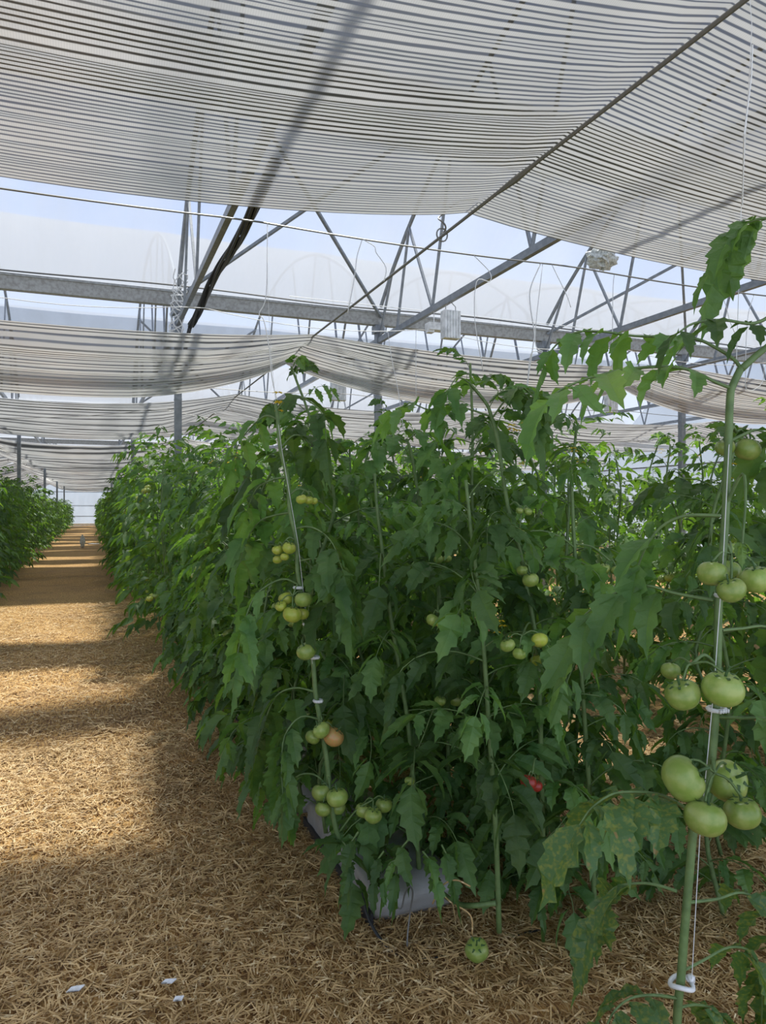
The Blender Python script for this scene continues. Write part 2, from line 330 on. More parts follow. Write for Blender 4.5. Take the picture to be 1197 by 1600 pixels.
for gk, gy in enumerate(GY[1:5]):
    for x in COLX:
        if x < XL + .2 or x > XR - .2: continue
        ix = round((x - 1.18) / 3.15); t = truss(x, gy, gk == 0)
        lb = {(0, 0): 'steel roof truss meeting the gutter at the tall square post, black cables along it', (0, 1): 'steel roof truss with long tie bar over the second row to the right', (0, 2): 'steel roof truss carrying the crumpled plastic bundle', (0, 3): 'steel roof truss at far right behind the drooping leaf'}.get((gk, ix), 'grey steel roof truss of thin struts over a neighbouring bay' if gk == 0 else 'distant grey steel roof truss seen between the shade curtains')
        tag(t, lb, 'roof truss', 'roof trusses')
# crossed wind braces between neighbouring trusses
for gk, gy in enumerate(GY[1:4]):
    for i in (0, 2) if gk == 0 else (0, 2, 3):
        xa, xb = 1.18 + 3.15 * i, 4.33 + 3.15 * i
        for q, (a, b) in enumerate(((xb, xa), (xa, xb))):
            m = MB(); m.bar((a, gy - .12, 4.68), (b, gy - 3.2, A(gy - 3.2) - .08), .04)
            o = link('cross_brace', m.mesh('cross_brace', steel))
            if gk == 0 and i == 0: tag(o, ['steel cross brace rising to the left from the second post line', 'steel cross brace rising to the right from the tall square post'][q], 'brace', 'roof cross braces')
            else: tag(o, 'distant thin steel cross brace under the film roof', 'brace', 'roof cross braces')

# ---------------- shade curtains ----------------
WX = [2.75 - 6.3 * 2, 2.75 - 6.3, 2.75, 2.75 + 6.3, 2.75 + 12.6, 2.75 + 18.9]
CZ = 3.95
def curtain(y0, y1, drop, seed, pitch=.05, amp=.010, ramp=0., fold=.0, belly=1.0, nstep=.0125, uvs=1.0):
    r = np.random.default_rng(seed)
    ys = np.arange(y0, y1 + 1e-6, nstep); xs = np.linspace(XL + .3, XR - .3, 96)
    # ensure grid columns on the wires
    xs = np.unique(np.concatenate([xs, [w for w in WX if XL + .3 < w < XR - .3]]))
    X, Y = np.meshgrid(xs, ys); t = (Y - y0) / (y1 - y0)
    S = np.zeros_like(X)
    for i in range(len(WX) - 1):
        m = (X >= WX[i]) & (X <= WX[i + 1]); u = (X - WX[i]) / 6.3
        s = belly * (.26 if i <= 1 else .19); S += m * s * np.clip(4 * u * (1 - u), 0, 1) ** .85 * (S == 0)
    away = np.clip(S / .2, 0, 1.3)
    S = S * (1 if drop < .2 else (.5 + .75 * t)); Z = CZ - .02 - S - drop * t * (.35 + .65 * away)
    # pleats: many small ridges along x whose phase wanders
    ph = 2 * PI * Y / pitch + 2.2 * np.sin(Y * 4.1 + seed) + .5 * np.sin(X * .7 + Y * 5)
    Z += amp * np.sin(ph) * (.4 + .6 * np.sin(Y * 2.3 + X * .25 + seed) ** 2)
    for _ in range(int(6 * (y1 - y0) / 3)):
        yc = r.uniform(y0, y1); sl = r.normal(0, .05); xc = r.uniform(-5, 8); ln = r.uniform(3, 9); wd = r.uniform(.04, .12)
        Z -= (ramp + .03) * np.exp(-(((Y - yc - sl * (X - xc) * .4) / wd) ** 2)) * np.exp(-((X - xc) / ln) ** 2) * np.clip(away, .15, 1)
    if fold:
        Z -= fold * np.exp(-(((t - .16) / .10) ** 2)) * np.clip(away, .35, 1); Z += fold * .35 * np.exp(-(((t - .36) / .07) ** 2)) * np.clip(away, .3, 1)
    V = np.stack([X, Y, Z], -1).reshape(-1, 3); nx = len(xs); i = np.arange(len(ys) - 1)[:, None] * nx + np.arange(nx - 1)[None]
    Fc = np.stack([i, i + 1, i + nx + 1, i + nx], -1).reshape(-1, 4)
    me = np_mesh('shade_curtain', V, Fc, screen, smooth=True)
    uvl = me.uv_layers.new(name='UVMap'); UV = np.stack([X * 1.0, Y * uvs + seed * 3], -1).reshape(-1, 2)[Fc.ravel()]
    uvl.data.foreach_set('uv', UV.astype(np.float32).ravel()); return me
def add_curtain(lb, *a, **k):
    o = link('shade_curtain', curtain(*a, **k)); tag(o, lb, 'shade curtain', 'striped shade curtains')
    return o
add_curtain('nearest striped silver shade curtain spread overhead', -1.3, 5.17, .0, 1, ramp=-.002, pitch=.31, amp=.008)
add_curtain('second striped shade curtain, bunched and sagging in front of the nearest gutter', 9.45, 11.0, .36, 2, pitch=.13, amp=.018, ramp=.03, fold=.24, belly=1.1, uvs=1.1)
add_curtain('third shade curtain back with a white leading fold and brown shaded seam', 15.0, 23.7, .0, 3, pitch=.16, amp=.02, fold=.42, ramp=.04, belly=1.0, nstep=.03, uvs=.6)
k = 4
for b in range(2, 6):
    for (a, c) in ((.9, 2.9), (4.6, 8.2), (9.0, 12.1)):
        add_curtain(['', '', '', '', 'fourth shade curtain back, a low white band over the path', 'fifth shade curtain back over the path'][k] if k < 6 else 'far pale shade curtain closing the view down the greenhouse',
                    GY[b] + a, GY[b] + c, .22 if k % 2 else .08, k, pitch=.22, amp=.04, ramp=.10, fold=.36, belly=1.25, nstep=.05, uvs=.42); k += 1
# support pipes/wires running down the house under the curtains
for i, wx in enumerate(WX):
    if not XL < wx < XR: continue
    m = MB(); m.tube([(wx, Y0, CZ - .05), (wx, 5.6, CZ - .05), (wx, 20, CZ - .05), (wx, Y1 - .1, CZ - .05)], .013, 6)
    if i == 2:
        m.tube([(wx, 4.15, CZ - .05), (wx, 4.45, CZ - .055), (wx, 4.75, CZ - .05)], [.012, .024, .012], 6)
        o = link('support_wire', m.mesh('support_wire', wirem)); tag(o, 'dark support wire running down the house across the near curtain', 'wire', 'curtain support wires')
    else:
        o = link('support_wire', m.mesh('support_wire', wirem)); tag(o, 'dark curtain support wire at the side of the house', 'wire', 'curtain support wires')
def xwire(y, z, r, sag, label, m=wirem, n=30, x0=XL + .05, x1=XR - .05, step=3.15):
    b = MB(); pts = []
    for j in range(n * 3):
        x = x0 + (x1 - x0) * j / (n * 3 - 1); u = ((x - 1.18) / step) % 1; pts.append((x, y, z - sag * 4 * u * (1 - u)))
    b.tube(pts, r, 4); o = link('cross_wire', b.mesh('cross_wire', m)); return tag(o, label, 'wire', 'cross wires')
xwire(6.0, CZ, .008, .03, 'dark cross wire below the near curtain edge, white twine tied to it')
xwire(1.0, CZ - .2, .008, .03, 'cross wire out of sight behind the near curtain')
xwire(9.2, CZ + .12, .005, .14, 'pale slack cross wire just above the second curtain', twine)
xwire(12.9, 3.72, .006, .06, 'thin cross wire under the second curtain beyond the tall post')
xwire(14.2, 3.45, .006, .30, 'slack dark cross wire between the second and third curtains', step=6.3)
xwire(10.2, 4.6, .006, .0, 'pale straight cord running just in front of the nearest gutter', twine, x0=2.6, x1=14)
b = MB(); b.tube([(x, 11.02, 4.80 + .02 * math.sin(x * 1.3)) for x in np.linspace(XL + .1, XR - .1, 80)], .012, 5)
tag(link('gutter_cable', b.mesh('gutter_cable', dark)), 'thin black cable laid along the top of the nearest gutter', 'cable')
# black cable bundle following the truss chord at the tall post
b = MB()
for j in range(7):
    a = 2 * PI * j / 6; ph = j * 1.3
    b.tube([(1.34 + .035 * math.cos(a + y * 1.1), y, 4.28 + .035 * math.sin(a + y * 1.1) - .04 * math.sin(y * 1.9 + .5)) for y in np.linspace(5.7, 11.0, 40)], .017, 5)
b.tube([(1.34, 11.0, 4.28), (1.3, 11.06, 4.1), (1.27, 11.1, 3.9)], .03, 6)
tag(link('cable_bundle', b.mesh('cable_bundle', dark)), 'thick bundle of black cables strapped along the truss at the tall post', 'cable bundle')
b = MB()
for j in range(5):
    b.tube([(1.12 + .1 * math.sin(j * 2 + s * 3), 10.2 + .17 * s + .03 * j, 4.75 - .16 * s + .08 * math.sin(s * 2.5 + j)) for s in np.linspace(0, 5, 16)], .008, 4)
tag(link('twine_tangle', b.mesh('twine_tangle', twine)), 'tangle of loose white twine on the tall post top', 'twine')

# ---------------- white louvred box, crumpled plastic, hook ----------------
def ribbed_box(c, w, h, d, label, nr=6):
    hz = 4.285 - c[2]
    t = empty('louvred_box', c); tag(t, label, 'sensor box', 'hanging white boxes')
    m = MB(); m.box((0, 0, -h / 2), (w * .94, d * .8, h)); link('body', m.mesh('body', white), t)
    for j in range(nr):
        m = MB(); m.box(((j + .5) / nr * w - w / 2, 0, -h / 2), (w / nr * .55, d, h * .98)); link('rib', m.mesh('rib', white), t)
    for s in (-1, 1):
        m = MB(); m.tube([(s * w * .3, 0, 0), (s * w * .3, 0, hz * .5), (0, 0, hz)], .006, 4); link('hanger', m.mesh('hanger', wirem), t)
    return t
ribbed_box((4.33, 8.6, 4.16), .24, .36, .14, 'white ribbed box hanging below the tie bar near the gutter')
m = MB(); m.box((0, 0, 0), (.20, .14, .10)); m.box((-.06, 0, -.06), (.09, .1, .05)); m.tube([(0, 0, .04), (0, 0, .22)], .006, 4)
o = link('control_box', m.mesh('control_box', white), None, (4.33, 9.1, 4.07)); tag(o, 'small pale control box beside the hanging ribbed box', 'control box')
ribbed_box((4.33, 13.3, 4.04), .30, .40, .14, 'white box hanging far back right of the tall post', 4)
ribbed_box((10.63, 13.3, 4.12), .30, .40, .14, 'white box hanging far back behind the silhouetted leaf', 4)
def crumple(c, r, sq, label, seed):
    rr = np.random.default_rng(seed); m = MB(); nu, nv = 18, 12; vs = []
    for i in range(nv + 1):
        for j in range(nu):
            th = PI * i / nv; ph = 2 * PI * j / nu; q = r * (1 + rr.normal(0, .10))
            vs.append((q * sq[0] * math.sin(th) * math.cos(ph), q * sq[1] * math.sin(th) * math.sin(ph), q * sq[2] * math.cos(th)))
    fs = [(i * nu + j, i * nu + (j + 1) % nu, (i + 1) * nu + (j + 1) % nu, (i + 1) * nu + j) for i in range(nv) for j in range(nu)]
    m.add(vs, fs); return tag(link('plastic_bundle', m.mesh('plastic_bundle', crink), None, c), label, 'plastic bundle')
crumple(P(940, 405, 11.3), .19, (1.3, 1, .8), 'crumpled clear plastic bundle tied to the truss tube', 8)
hc = Vector((2.75, 5.62, CZ - .05))
m = MB(); m.tube([hc + Vector((.03 * math.cos(a), .03 * math.sin(a), .22 - .026 * a)) for a in np.linspace(0, 7, 22)] + [hc + Vector((0, 0, .02)), hc], .008, 5)
m.tube([hc + Vector((.05 * math.cos(a), 0, .01 + .055 * math.sin(a))) for a in np.linspace(0, 6.2, 16)], .007, 5)
m.tube([hc + Vector((.03, 0, .22)), (2.75, 5.3, CZ + .12), (2.75, 5.0, CZ + .02)], .006, 5)
tag(link('spiral_hook', m.mesh('spiral_hook', wirem)), 'grey spiral cable with ring dangling above the support wire', 'hook')

# ---------------- tomato leaves ----------------
def blade(V, Fc, base, d, s, L, Wd, rng, droop=.5, seg=7, fold=.38):
    """one lobed leaflet blade: midrib from base along d, edges along s, drooping"""
    n = seg; b0 = len(V); p = base.copy(); d = d / np.linalg.norm(d); s = s / np.linalg.norm(s)
    up = np.cross(s, d); up = up if up[2] > -.2 else -up
    if n == 7: n = 9
    prof = [0, 1.0, .8, .42, 0] if n == 4 else [math.sin(PI * (q / n) ** .62) ** .85 if 0 < q < n else 0 for q in range(n + 1)]
    curl = rng.normal(0, .5)
    for i in range(n + 1):
        t = i / n; w = Wd * .5 * prof[i]
        tooth = (1.17 if i % 2 else .83) if 0 < i < n and n > 4 else 1
        back = d * (L * .035 if i % 2 else -L * .02)
        c = fold * w + .12 * w * rng.standard_normal()
        V.append(p - up * .0); V.append(p + s * w * tooth + up * c + back); V.append(p - s * w * tooth + up * (fold * w) + back)
        d = d + np.array([0, 0, -droop * 1.3 / n]) + s * curl / n; d = d / np.linalg.norm(d); s = s - d * np.dot(s, d); s /= np.linalg.norm(s); up = np.cross(s, d); up = up if up[2] > -.35 else -up
        p = p + d * L / n
    for i in range(n):
        a = b0 + i * 3
        Fc.append((a, a + 1, a + 4, a + 3)); Fc.append((a, a + 3, a + 5, a + 2))
def leaf_geo(path, rng, size=.12, pairs=4, seg=7, droop=.6, thick=.0032, tubes=True, start=.3):
    """compound leaf along path (list of np vec). returns V, quads, material index (0 blade, 1 rachis)"""
    P_ = [np.array(p, float) for p in path]; V = []; Fc = []
    seglen = [np.linalg.norm(P_[i + 1] - P_[i]) for i in range(len(P_) - 1)]; cum = np.concatenate([[0], np.cumsum(seglen)]); tot = cum[-1]
    def at(t):
        q = t * tot; i = min(int(np.searchsorted(cum, q, 'right')) - 1, len(P_) - 2); f = (q - cum[i]) / max(seglen[i], 1e-6)
        T = P_[i + 1] - P_[i]; return P_[i] * (1 - f) + P_[i + 1] * f, T / np.linalg.norm(T)
    h = P_[-1] - P_[0]; h[2] = 0; h = h / max(np.linalg.norm(h), 1e-6); side0 = np.array([-h[1], h[0], 0.])
    ts = np.linspace(start, .93, pairs)
    for k, t in enumerate(ts):
        sc = size * (.62 + .38 * math.sin(PI * (.25 + .6 * k / max(pairs - 1, 1))))
        for sg in (-1, 1):
            p, T = at(min(t + rng.uniform(-.03, .03), .98)); s = side0 * sg; d = s * .8 + T * rng.uniform(.35, .75) + np.array([0, 0, rng.uniform(-.55, .05)])
            d /= np.linalg.norm(d); ps = p + d * sc * .16; bs = np.cross(d, [0, 0, 1.]); bs /= max(np.linalg.norm(bs), 1e-6); bs = bs + np.array([0, 0, rng.normal(0, .35)])
            blade(V, Fc, ps, d, bs, sc * rng.uniform(.9, 1.35), sc * .46 * rng.uniform(.8, 1.2), rng, droop * rng.uniform(.6, 1.5), seg)
            if seg == 7 and k < pairs - 1:   # small interstitial leaflet
                p2, T2 = at(t + .09); d2 = s + T2 * .3; blade(V, Fc, p2 + s * .006, d2, np.cross(d2, [0, 0, 1.]), sc * .33, sc * .22, rng, .4, 4)
    p, T = at(1.0); bs = side0 + np.array([0, 0, rng.normal(0, .25)]); blade(V, Fc, p, T + np.array([0, 0, -.1]), bs, size * 1.35, size * .60, rng, droop, seg)
    nb = len(Fc)
    if tubes:
        n = 4; b0 = len(V); m = len(P_)
        for i in range(m):
            T = P_[min(i + 1, m - 1)] - P_[max(i - 1, 0)]; T /= np.linalg.norm(T); u = side0 - T * np.dot(side0, T); u /= np.linalg.norm(u); w = np.cross(T, u); r = thick * (1 - .6 * i / m)
            for k in range(n): a = PI * k / 2; V.append(P_[i] + (u * math.cos(a) + w * math.sin(a)) * r)
        for i in range(m - 1):
            for k in range(n): k2 = (k + 1) % n; Fc.append((b0 + i * n + k, b0 + i * n + k2, b0 + (i + 1) * n + k2, b0 + (i + 1) * n + k))
    return np.array(V), np.array(Fc), np.array([0] * nb + [1] * (len(Fc) - nb))
def std_path(L, a0, curl, n=8, side=0.):
    p = np.zeros(3); out = [p.copy()]; a = a0; b = 0.
    for i in range(n):
        p = p + np.array([math.cos(a) * math.cos(b), math.cos(a) * math.sin(b), math.sin(a)]) * L / n; out.append(p.copy()); a -= curl / n * (.5 + i / n); b += side / n
    return out
LEAF = []; LEAFO = []
rg = np.random.default_rng(11)
for i in range(12):
    L = rg.uniform(.27, .36); g = leaf_geo(std_path(L, rg.uniform(.1, .7), rg.uniform(1.2, 2.3), side=rg.normal(0, .4)), rg, size=rg.uniform(.11, .14), pairs=3 + i % 2, droop=rg.uniform(.5, 1.2), start=.3)
    LEAF.append(np_mesh('leaf', g[0], g[1], [leafm, stemm], g[2], g[2] == 1)); 
    if i < 3: LEAFO.append(np_mesh('leaf', g[0], g[1], [leafo, stemm], g[2], g[2] == 1))
LOW = [leaf_geo(std_path(rg.uniform(.30, .40), rg.uniform(.1, .7), rg.uniform(1.2, 2.2), n=4), rg, size=rg.uniform(.12, .15), pairs=3, seg=4, droop=.7, tubes=False) for _ in range(6)]
VLOW = [leaf_geo(std_path(rg.uniform(.30, .40), .4, 1.8, n=3), rg, size=.17, pairs=2, seg=4, droop=.8, tubes=False) for _ in range(4)]

def rotm(az, pitch, roll=0):
    return np.array(Matrix.Rotation(az, 3, 'Z') @ Matrix.Rotation(pitch, 3, 'Y') @ Matrix.Rotation(roll, 3, 'X'))
def foliage_mesh(rng, H, nl, lib, name='foliage', z0=.15):
    Vs = []; Fs = []; b = 0
    for i in range(nl):
        z = z0 + (H - z0) * (i + .5) / nl; g = lib[rng.integers(len(lib))]; sc = rng.uniform(.85, 1.25) * (1 if z < H - .25 else .7)
        V = (g[0] * sc) @ rotm(i * 2.4 + rng.normal(0, .4), -rng.uniform(-.1, .4) - (.5 if z > H - .2 else 0), rng.normal(0, .25)).T + np.array([rng.normal(0, .03), rng.normal(0, .03), z])
        Vs.append(V); Fs.append(g[1] + b); b += len(V)
    return np.concatenate(Vs), np.concatenate(Fs)

# ---------------- tomatoes ----------------
def tomato_mesh(mat_, name='tomato', nl=5):
    m = MB(); nu, nv = 28, 14; vs = []
    for i in range(nv + 1):
        th = PI * i / nv
        for j in range(nu):
            ph = 2 * PI * j / nu; top = max(0, math.cos(th)) ; rib = 1 + .045 * math.cos(nl * ph) * math.sin(th) * (.4 + top)
            r = rib; z = .87 * math.cos(th) - .22 * math.exp(-(th / .38) ** 2) + (.06 * math.exp(-((PI - th) / .3) ** 2))
            vs.append((r * math.sin(th), r * math.sin(th), z)); vs[-1] = (r * math.sin(th) * math.cos(ph), r * math.sin(th) * math.sin(ph), z)
    fs = [(i * nu + j, i * nu + (j + 1) % nu, (i + 1) * nu + (j + 1) % nu, (i + 1) * nu + j)[::-1] for i in range(nv) for j in range(nu)]
    m.add(vs, fs); return m.mesh(name, mat_, True)
TOM = {'g': tomato_mesh(fruit_g), 'y': tomato_mesh(fruit_y, nl=6), 'o': tomato_mesh(fruit_o), 'r': tomato_mesh(fruit_r)}
def calyx_mesh():
    m = MB()
    for k in range(6):
        a = 2 * PI * k / 6 + .2; c, s = math.cos(a), math.sin(a); pts = [(0, .58), (.22, .66), (.42, .74), (.62, .70), (.80, .86)]; w = [.09, .12, .10, .06, .0]
        v = []
        for (r, z), ww in zip(pts, w): v += [(r * c - s * ww, r * s + c * ww, z), (r * c + s * ww, r * s - c * ww, z)]
        m.add(v, [(2 * i, 2 * i + 1, 2 * i + 3, 2 * i + 2) for i in range(4)])
    m.tube([(0, 0, .56), (.04, 0, .9), (.14, .03, 1.2)], .07, 6); return m.mesh('calyx', calm)
CAL = calyx_mesh()
def tomato(parent, loc, r, kind='g', tilt=None, top=False):
    o = link('tomato', TOM[kind], parent); base = parent.matrix_world.translation if False else (Vector(parent.location) if parent else Vector())
    o.location = Vector(loc) - base; o.scale = (r, r, r); ax = random.uniform(0, 6.28)
    o.rotation_euler = Euler((random.gauss(0, .25), random.gauss(0, .25), ax)) if tilt is None else Euler(tilt)
    c = link('calyx', CAL, o)
    return o
def flower(parent, loc, s=.018):
    m = MB()
    for q in range(4):
        cx, cy, cz = random.gauss(0, s * 1.2), random.gauss(0, s * 1.2), random.gauss(0, s)
        for k in range(5):
            a = 2 * PI * k / 5 + q; c, d = math.cos(a), math.sin(a)
            m.add([(cx, cy, cz), (cx + .5 * s * c - .3 * s * d, cy + .5 * s * d + .3 * s * c, cz + .1 * s), (cx + s * 1.2 * c, cy + s * 1.2 * d, cz - .3 * s), (cx + .5 * s * c + .3 * s * d, cy + .5 * s * d - .3 * s * c, cz + .1 * s)], [(0, 1, 2, 3)])
    return link('flower', m.mesh('flower', yel), parent, Vector(loc) - Vector(parent.location))
STALK = []
def cluster(parent, stem_pt, fruits):
    """fruits: list of (px,py,rpx,Z,kind)[,tilt]; thin truss stalk from the stem"""
    base = Vector(parent.location); pts = []
    for f in fruits:
        p = P(f[0], f[1], f[3]); r = f[2] / F * f[3]; tomato(parent, p, r, f[4], f[5] if len(f) > 5 else None); pts.append(p + Vector((0, 0, r * .8)))
    m = MB(); c = sum(pts, Vector()) / len(pts) + Vector((0, 0, .015)); s = Vector(stem_pt)
    m.tube([q - base for q in smooth_path([s, (s + c) / 2 + Vector((0, 0, .02)), c])], .0035, 5)
    for p in pts: m.tube([q - base for q in smooth_path([c, (c + p) / 2 + Vector((0, 0, .012)), p], 3)], .0025, 4)
    link('fruit_stalk', m.mesh('fruit_stalk', stemm, True), parent)

def hand_leaf(parent, pxpts, Z, size, pairs=4, dz=0, droop=.6, seed=0, start=.25, m=None, thick=.004):
    """leaf whose rachis follows given photo points at depth Z (Z may vary linearly by dz)"""
    n = len(pxpts); path = [P(q[0], q[1], Z + dz * i / (n - 1)) for i, q in enumerate(pxpts)]
    base = Vector(parent.location); path = [np.array(q - base) for q in smooth_path(path, 4)]
    g = leaf_geo(path, np.random.default_rng(seed), size=size, pairs=pairs, droop=droop, start=start, thick=thick)
    return link('leaf', np_mesh('leaf', g[0], g[1], [m or leafm, stemm], g[2], g[2] == 1), parent)
def stem_part(parent, pts, r0, r1, name='stem'):
    base = Vector(parent.location); pts = smooth_path(pts, 4); m = MB(); n = len(pts)
    m.tube([p - base for p in pts], [r0 + (r1 - r0) * i / (n - 1) for i in range(n)], 8); return link(name, m.mesh(name, stemm, True), parent), pts
def string_part(parent, pts, r=.0009):
    base = Vector(parent.location); m = MB(); m.tube([p - base for p in pts], r, 4); return link('support_string', m.mesh('support_string', twine), parent)
def clip(parent, px, py, Z, w=.034, h=.009, ring=False):
    base = Vector(parent.location); c = P(px, py, Z) - base; m = MB()
    if ring:
        pts = [c + Vector((.022 * math.cos(a), .022 * math.sin(a), .004 * math.sin(2 * a))) for a in np.linspace(0, 6.1, 18)]; m.tube(pts, .005, 6); m.box(c + Vector((.024, 0, .004)), (.012, .012, .014))
    else:
        m.tube([c + Vector((w / 2 * math.cos(a), w / 2 * math.sin(a), 0)) for a in np.linspace(0, 6.28, 12)], h / 2, 6)
        for j in range(4): m.box(c + Vector(((j - 1.5) * w / 5, -w / 2 - .002, 0)), (w / 12, .005, h * .8))
    link('stem_clip', m.mesh('stem_clip', white, True), parent)
def random_leaves(parent, pts, n, rng, z0=.2, z1=9, scl=(.8, 1.22), lib=None, az0=0, avoid=None):
    """leaf copies spiralled along a stem polyline (world pts)"""
    base = Vector(parent.location); zs = [p.z for p in pts]; lo = max(min(zs), z0); hi = min(max(zs), z1)
    for i in range(n):
        z = lo + (hi - lo) * (i + .5) / n; p = min(pts, key=lambda q: abs(q.z - z)); az = az0 + i * 2.4 + rng.normal(0, .35)
        if avoid is not None and avoid(az, z): continue
        L = lib or LEAF; o = link('leaf', L[rng.integers(len(L))], parent, Vector((p.x, p.y, z)) - base)
        s = rng.uniform(*scl) * (1 if z < max(zs) - .25 else .65); o.scale = (s, s, s)
        o.rotation_euler = Euler((rng.normal(0, .2), -rng.uniform(-.15, .45) - (.45 if z > max(zs) - .2 else 0), az))

rn = np.random.default_rng(21)
NPL = 0
# --- hero plant 1: right foreground
ZA = 1.5
h1b = P(1058, 1600, ZA); hp = empty('tomato_plant', (h1b.x, h1b.y, 0)); tag(hp, 'tall tomato plant in the right foreground with big green fruit trusses and ring clip', 'tomato plant', 'tomato plants'); NPL += 1
s1 = [Vector((h1b.x, h1b.y, 0)), Vector((h1b.x, h1b.y, .3))] + [P(a, b, ZA) for a, b in ((1058, 1600), (1064, 1530), (1070, 1450), (1077, 1370), (1085, 1290), (1103, 1235), (1112, 1190), (1119, 1100), (1122, 1000), (1123, 940), (1130, 860), (1134, 800), (1138, 700), (1141, 620), (1146, 600), (1158, 575))]
_, sp1 = stem_part(hp, s1, .0088, .0075)
stem_part(hp, [P(1158, 577, ZA), P(1180, 557, ZA), P(1215, 525, ZA), P(1240, 470, ZA), P(1238, 400, ZA), P(1225, 350, ZA)], .0075, .004, 'side_shoot')
# stem collar nodes
LV = [
 ([(1141, 606), (1118, 597), (1092, 584), (1065, 575), (1030, 573), (985, 576), (949, 583), (905, 596), (872, 612), (853, 632)], .115, 5, .9, .22),
 ([(1157, 574), (1145, 560), (1118, 543), (1089, 530), (1045, 526), (992, 525), (939, 518), (898, 520), (868, 540), (855, 560)], .108, 5, .9, .24),
 ([(1228, 356), (1205, 342), (1175, 345), (1150, 362), (1132, 390), (1120, 420)], .15, 3, .9, .3),
 ([(1225, 480), (1180, 505), (1130, 500), (1085, 505), (1060, 520)], .07, 3, .8, .3),
 ([(1126, 806), (1090, 805), (1063, 808), (1035, 822), (1012, 850), (995, 890), (985, 915)], .12, 3, .7, .55),
 ([(1114, 938), (1080, 932), (1050, 926), (1010, 915), (965, 925), (915, 960), (890, 1000)], .13, 4, .8, .3),
 ([(1070, 1262), (1040, 1245), (1005, 1238), (960, 1240), (925, 1262), (905, 1290)], .115, 4, 1.1, .3),
 ([(1058, 1393), (1030, 1384), (1000, 1380), (960, 1388), (935, 1420), (920, 1455)], .115, 4, 1.1, .3),
 ([(1128, 985), (1160, 982), (1200, 980), (1240, 1010), (1250, 1060)], .12, 3, .8, .5),
 ([(1122, 1120), (1160, 1122), (1205, 1124), (1245, 1150)], .11, 3, .8, .5),
 ([(1078, 1410), (1120, 1405), (1160, 1395), (1195, 1420), (1210, 1480), (1205, 1530)], .10, 4, 1.1, .3),
 ([(1062, 1520), (1100, 1500), (1140, 1480), (1175, 1490), (1190, 1540), (1190, 1600)], .09, 4, 1.1, .35),
 ([(1060, 1560), (1020, 1555), (985, 1560), (960, 1580), (945, 1610)], .08, 4, 1.0, .35),
 ([(1058, 1575), (1090, 1570), (1120, 1580), (1140, 1610)], .09, 4, 1.0, .35),
 ([(1140, 690), (1160, 680), (1185, 672), (1210, 690), (1225, 730)], .12, 3, 1.0, .3),
 ([(1134, 790), (1160, 740), (1165, 780), (1160, 850)], .03, 1, .8, .95),
]
for i, (pts, sz, pr, dr, st) in enumerate(LV):
    o = hand_leaf(hp, pts, ZA, sz * (.86 if i < 2 else .78 if i == 2 else 1.1), pr + (1 if i < 3 else 0), dz=(-.12 if i % 3 == 0 else .10), droop=dr, seed=40 + i, start=st, m=leafo if i in (6, 7, 10, 11, 12, 13) else None)
    if i in (6, 7): tag(o, 'drooping leaf mottled with yellow specks')
    if i == 2: tag(o, 'large leaf hanging dark against the curtain')
cluster(hp, P(1128, 870, ZA), [(1113, 896, 23, ZA - .03, 'g'), (1137, 892, 21, ZA + .05, 'g'), (1143, 922, 22, ZA - .07, 'g'), (1182, 905, 25, ZA - .02, 'g'), (1140, 857, 11, ZA + .1, 'g')])
cluster(hp, P(1121, 1040, ZA), [(1067, 1085, 27, ZA - .04, 'g'), (1130, 1076, 32, ZA - .06, 'g'), (1048, 1048, 15, ZA + .05, 'g')])
cluster(hp, P(1110, 1195, ZA), [(1068, 1217, 36, ZA - .06, 'g', (.5, .9, 0)), (1136, 1220, 32, ZA + .02, 'g', (1.0, 0, 0)), (1102, 1278, 32, ZA - .1, 'g'), (1160, 1270, 28, ZA - .05, 'g')])
cluster(hp, P(1139, 690, ZA), [(1133, 699, 15, ZA + .05, 'g'), (1168, 702, 20, ZA + .06, 'g')])
clip(hp, 1120, 1108, ZA); clip(hp, 1065, 1537, ZA, ring=True); clip(hp, 1128, 930, ZA, .022, .01)
string_part(hp, [P(1081, 1530, ZA), P(1094, 1300, ZA), P(1105, 1190, ZA - .012), P(1117, 1060, ZA - .012), P(1121, 1000, ZA - .012), P(1131, 860, ZA - .012), P(1139, 700, ZA - .012), P(1150, 590, ZA + .1), P(1158, 330, ZA + .15), P(1172, 100, ZA), P(1175, 40, ZA), Vector((P(1175, 40, ZA).x, P(1175, 40, ZA).y + .1, CZ - .2))])
string_part(hp, [P(1160, 320, ZA + .14), P(1163, 210, ZA), P(1174, 120, ZA), P(1176, 70, ZA)], .0015)

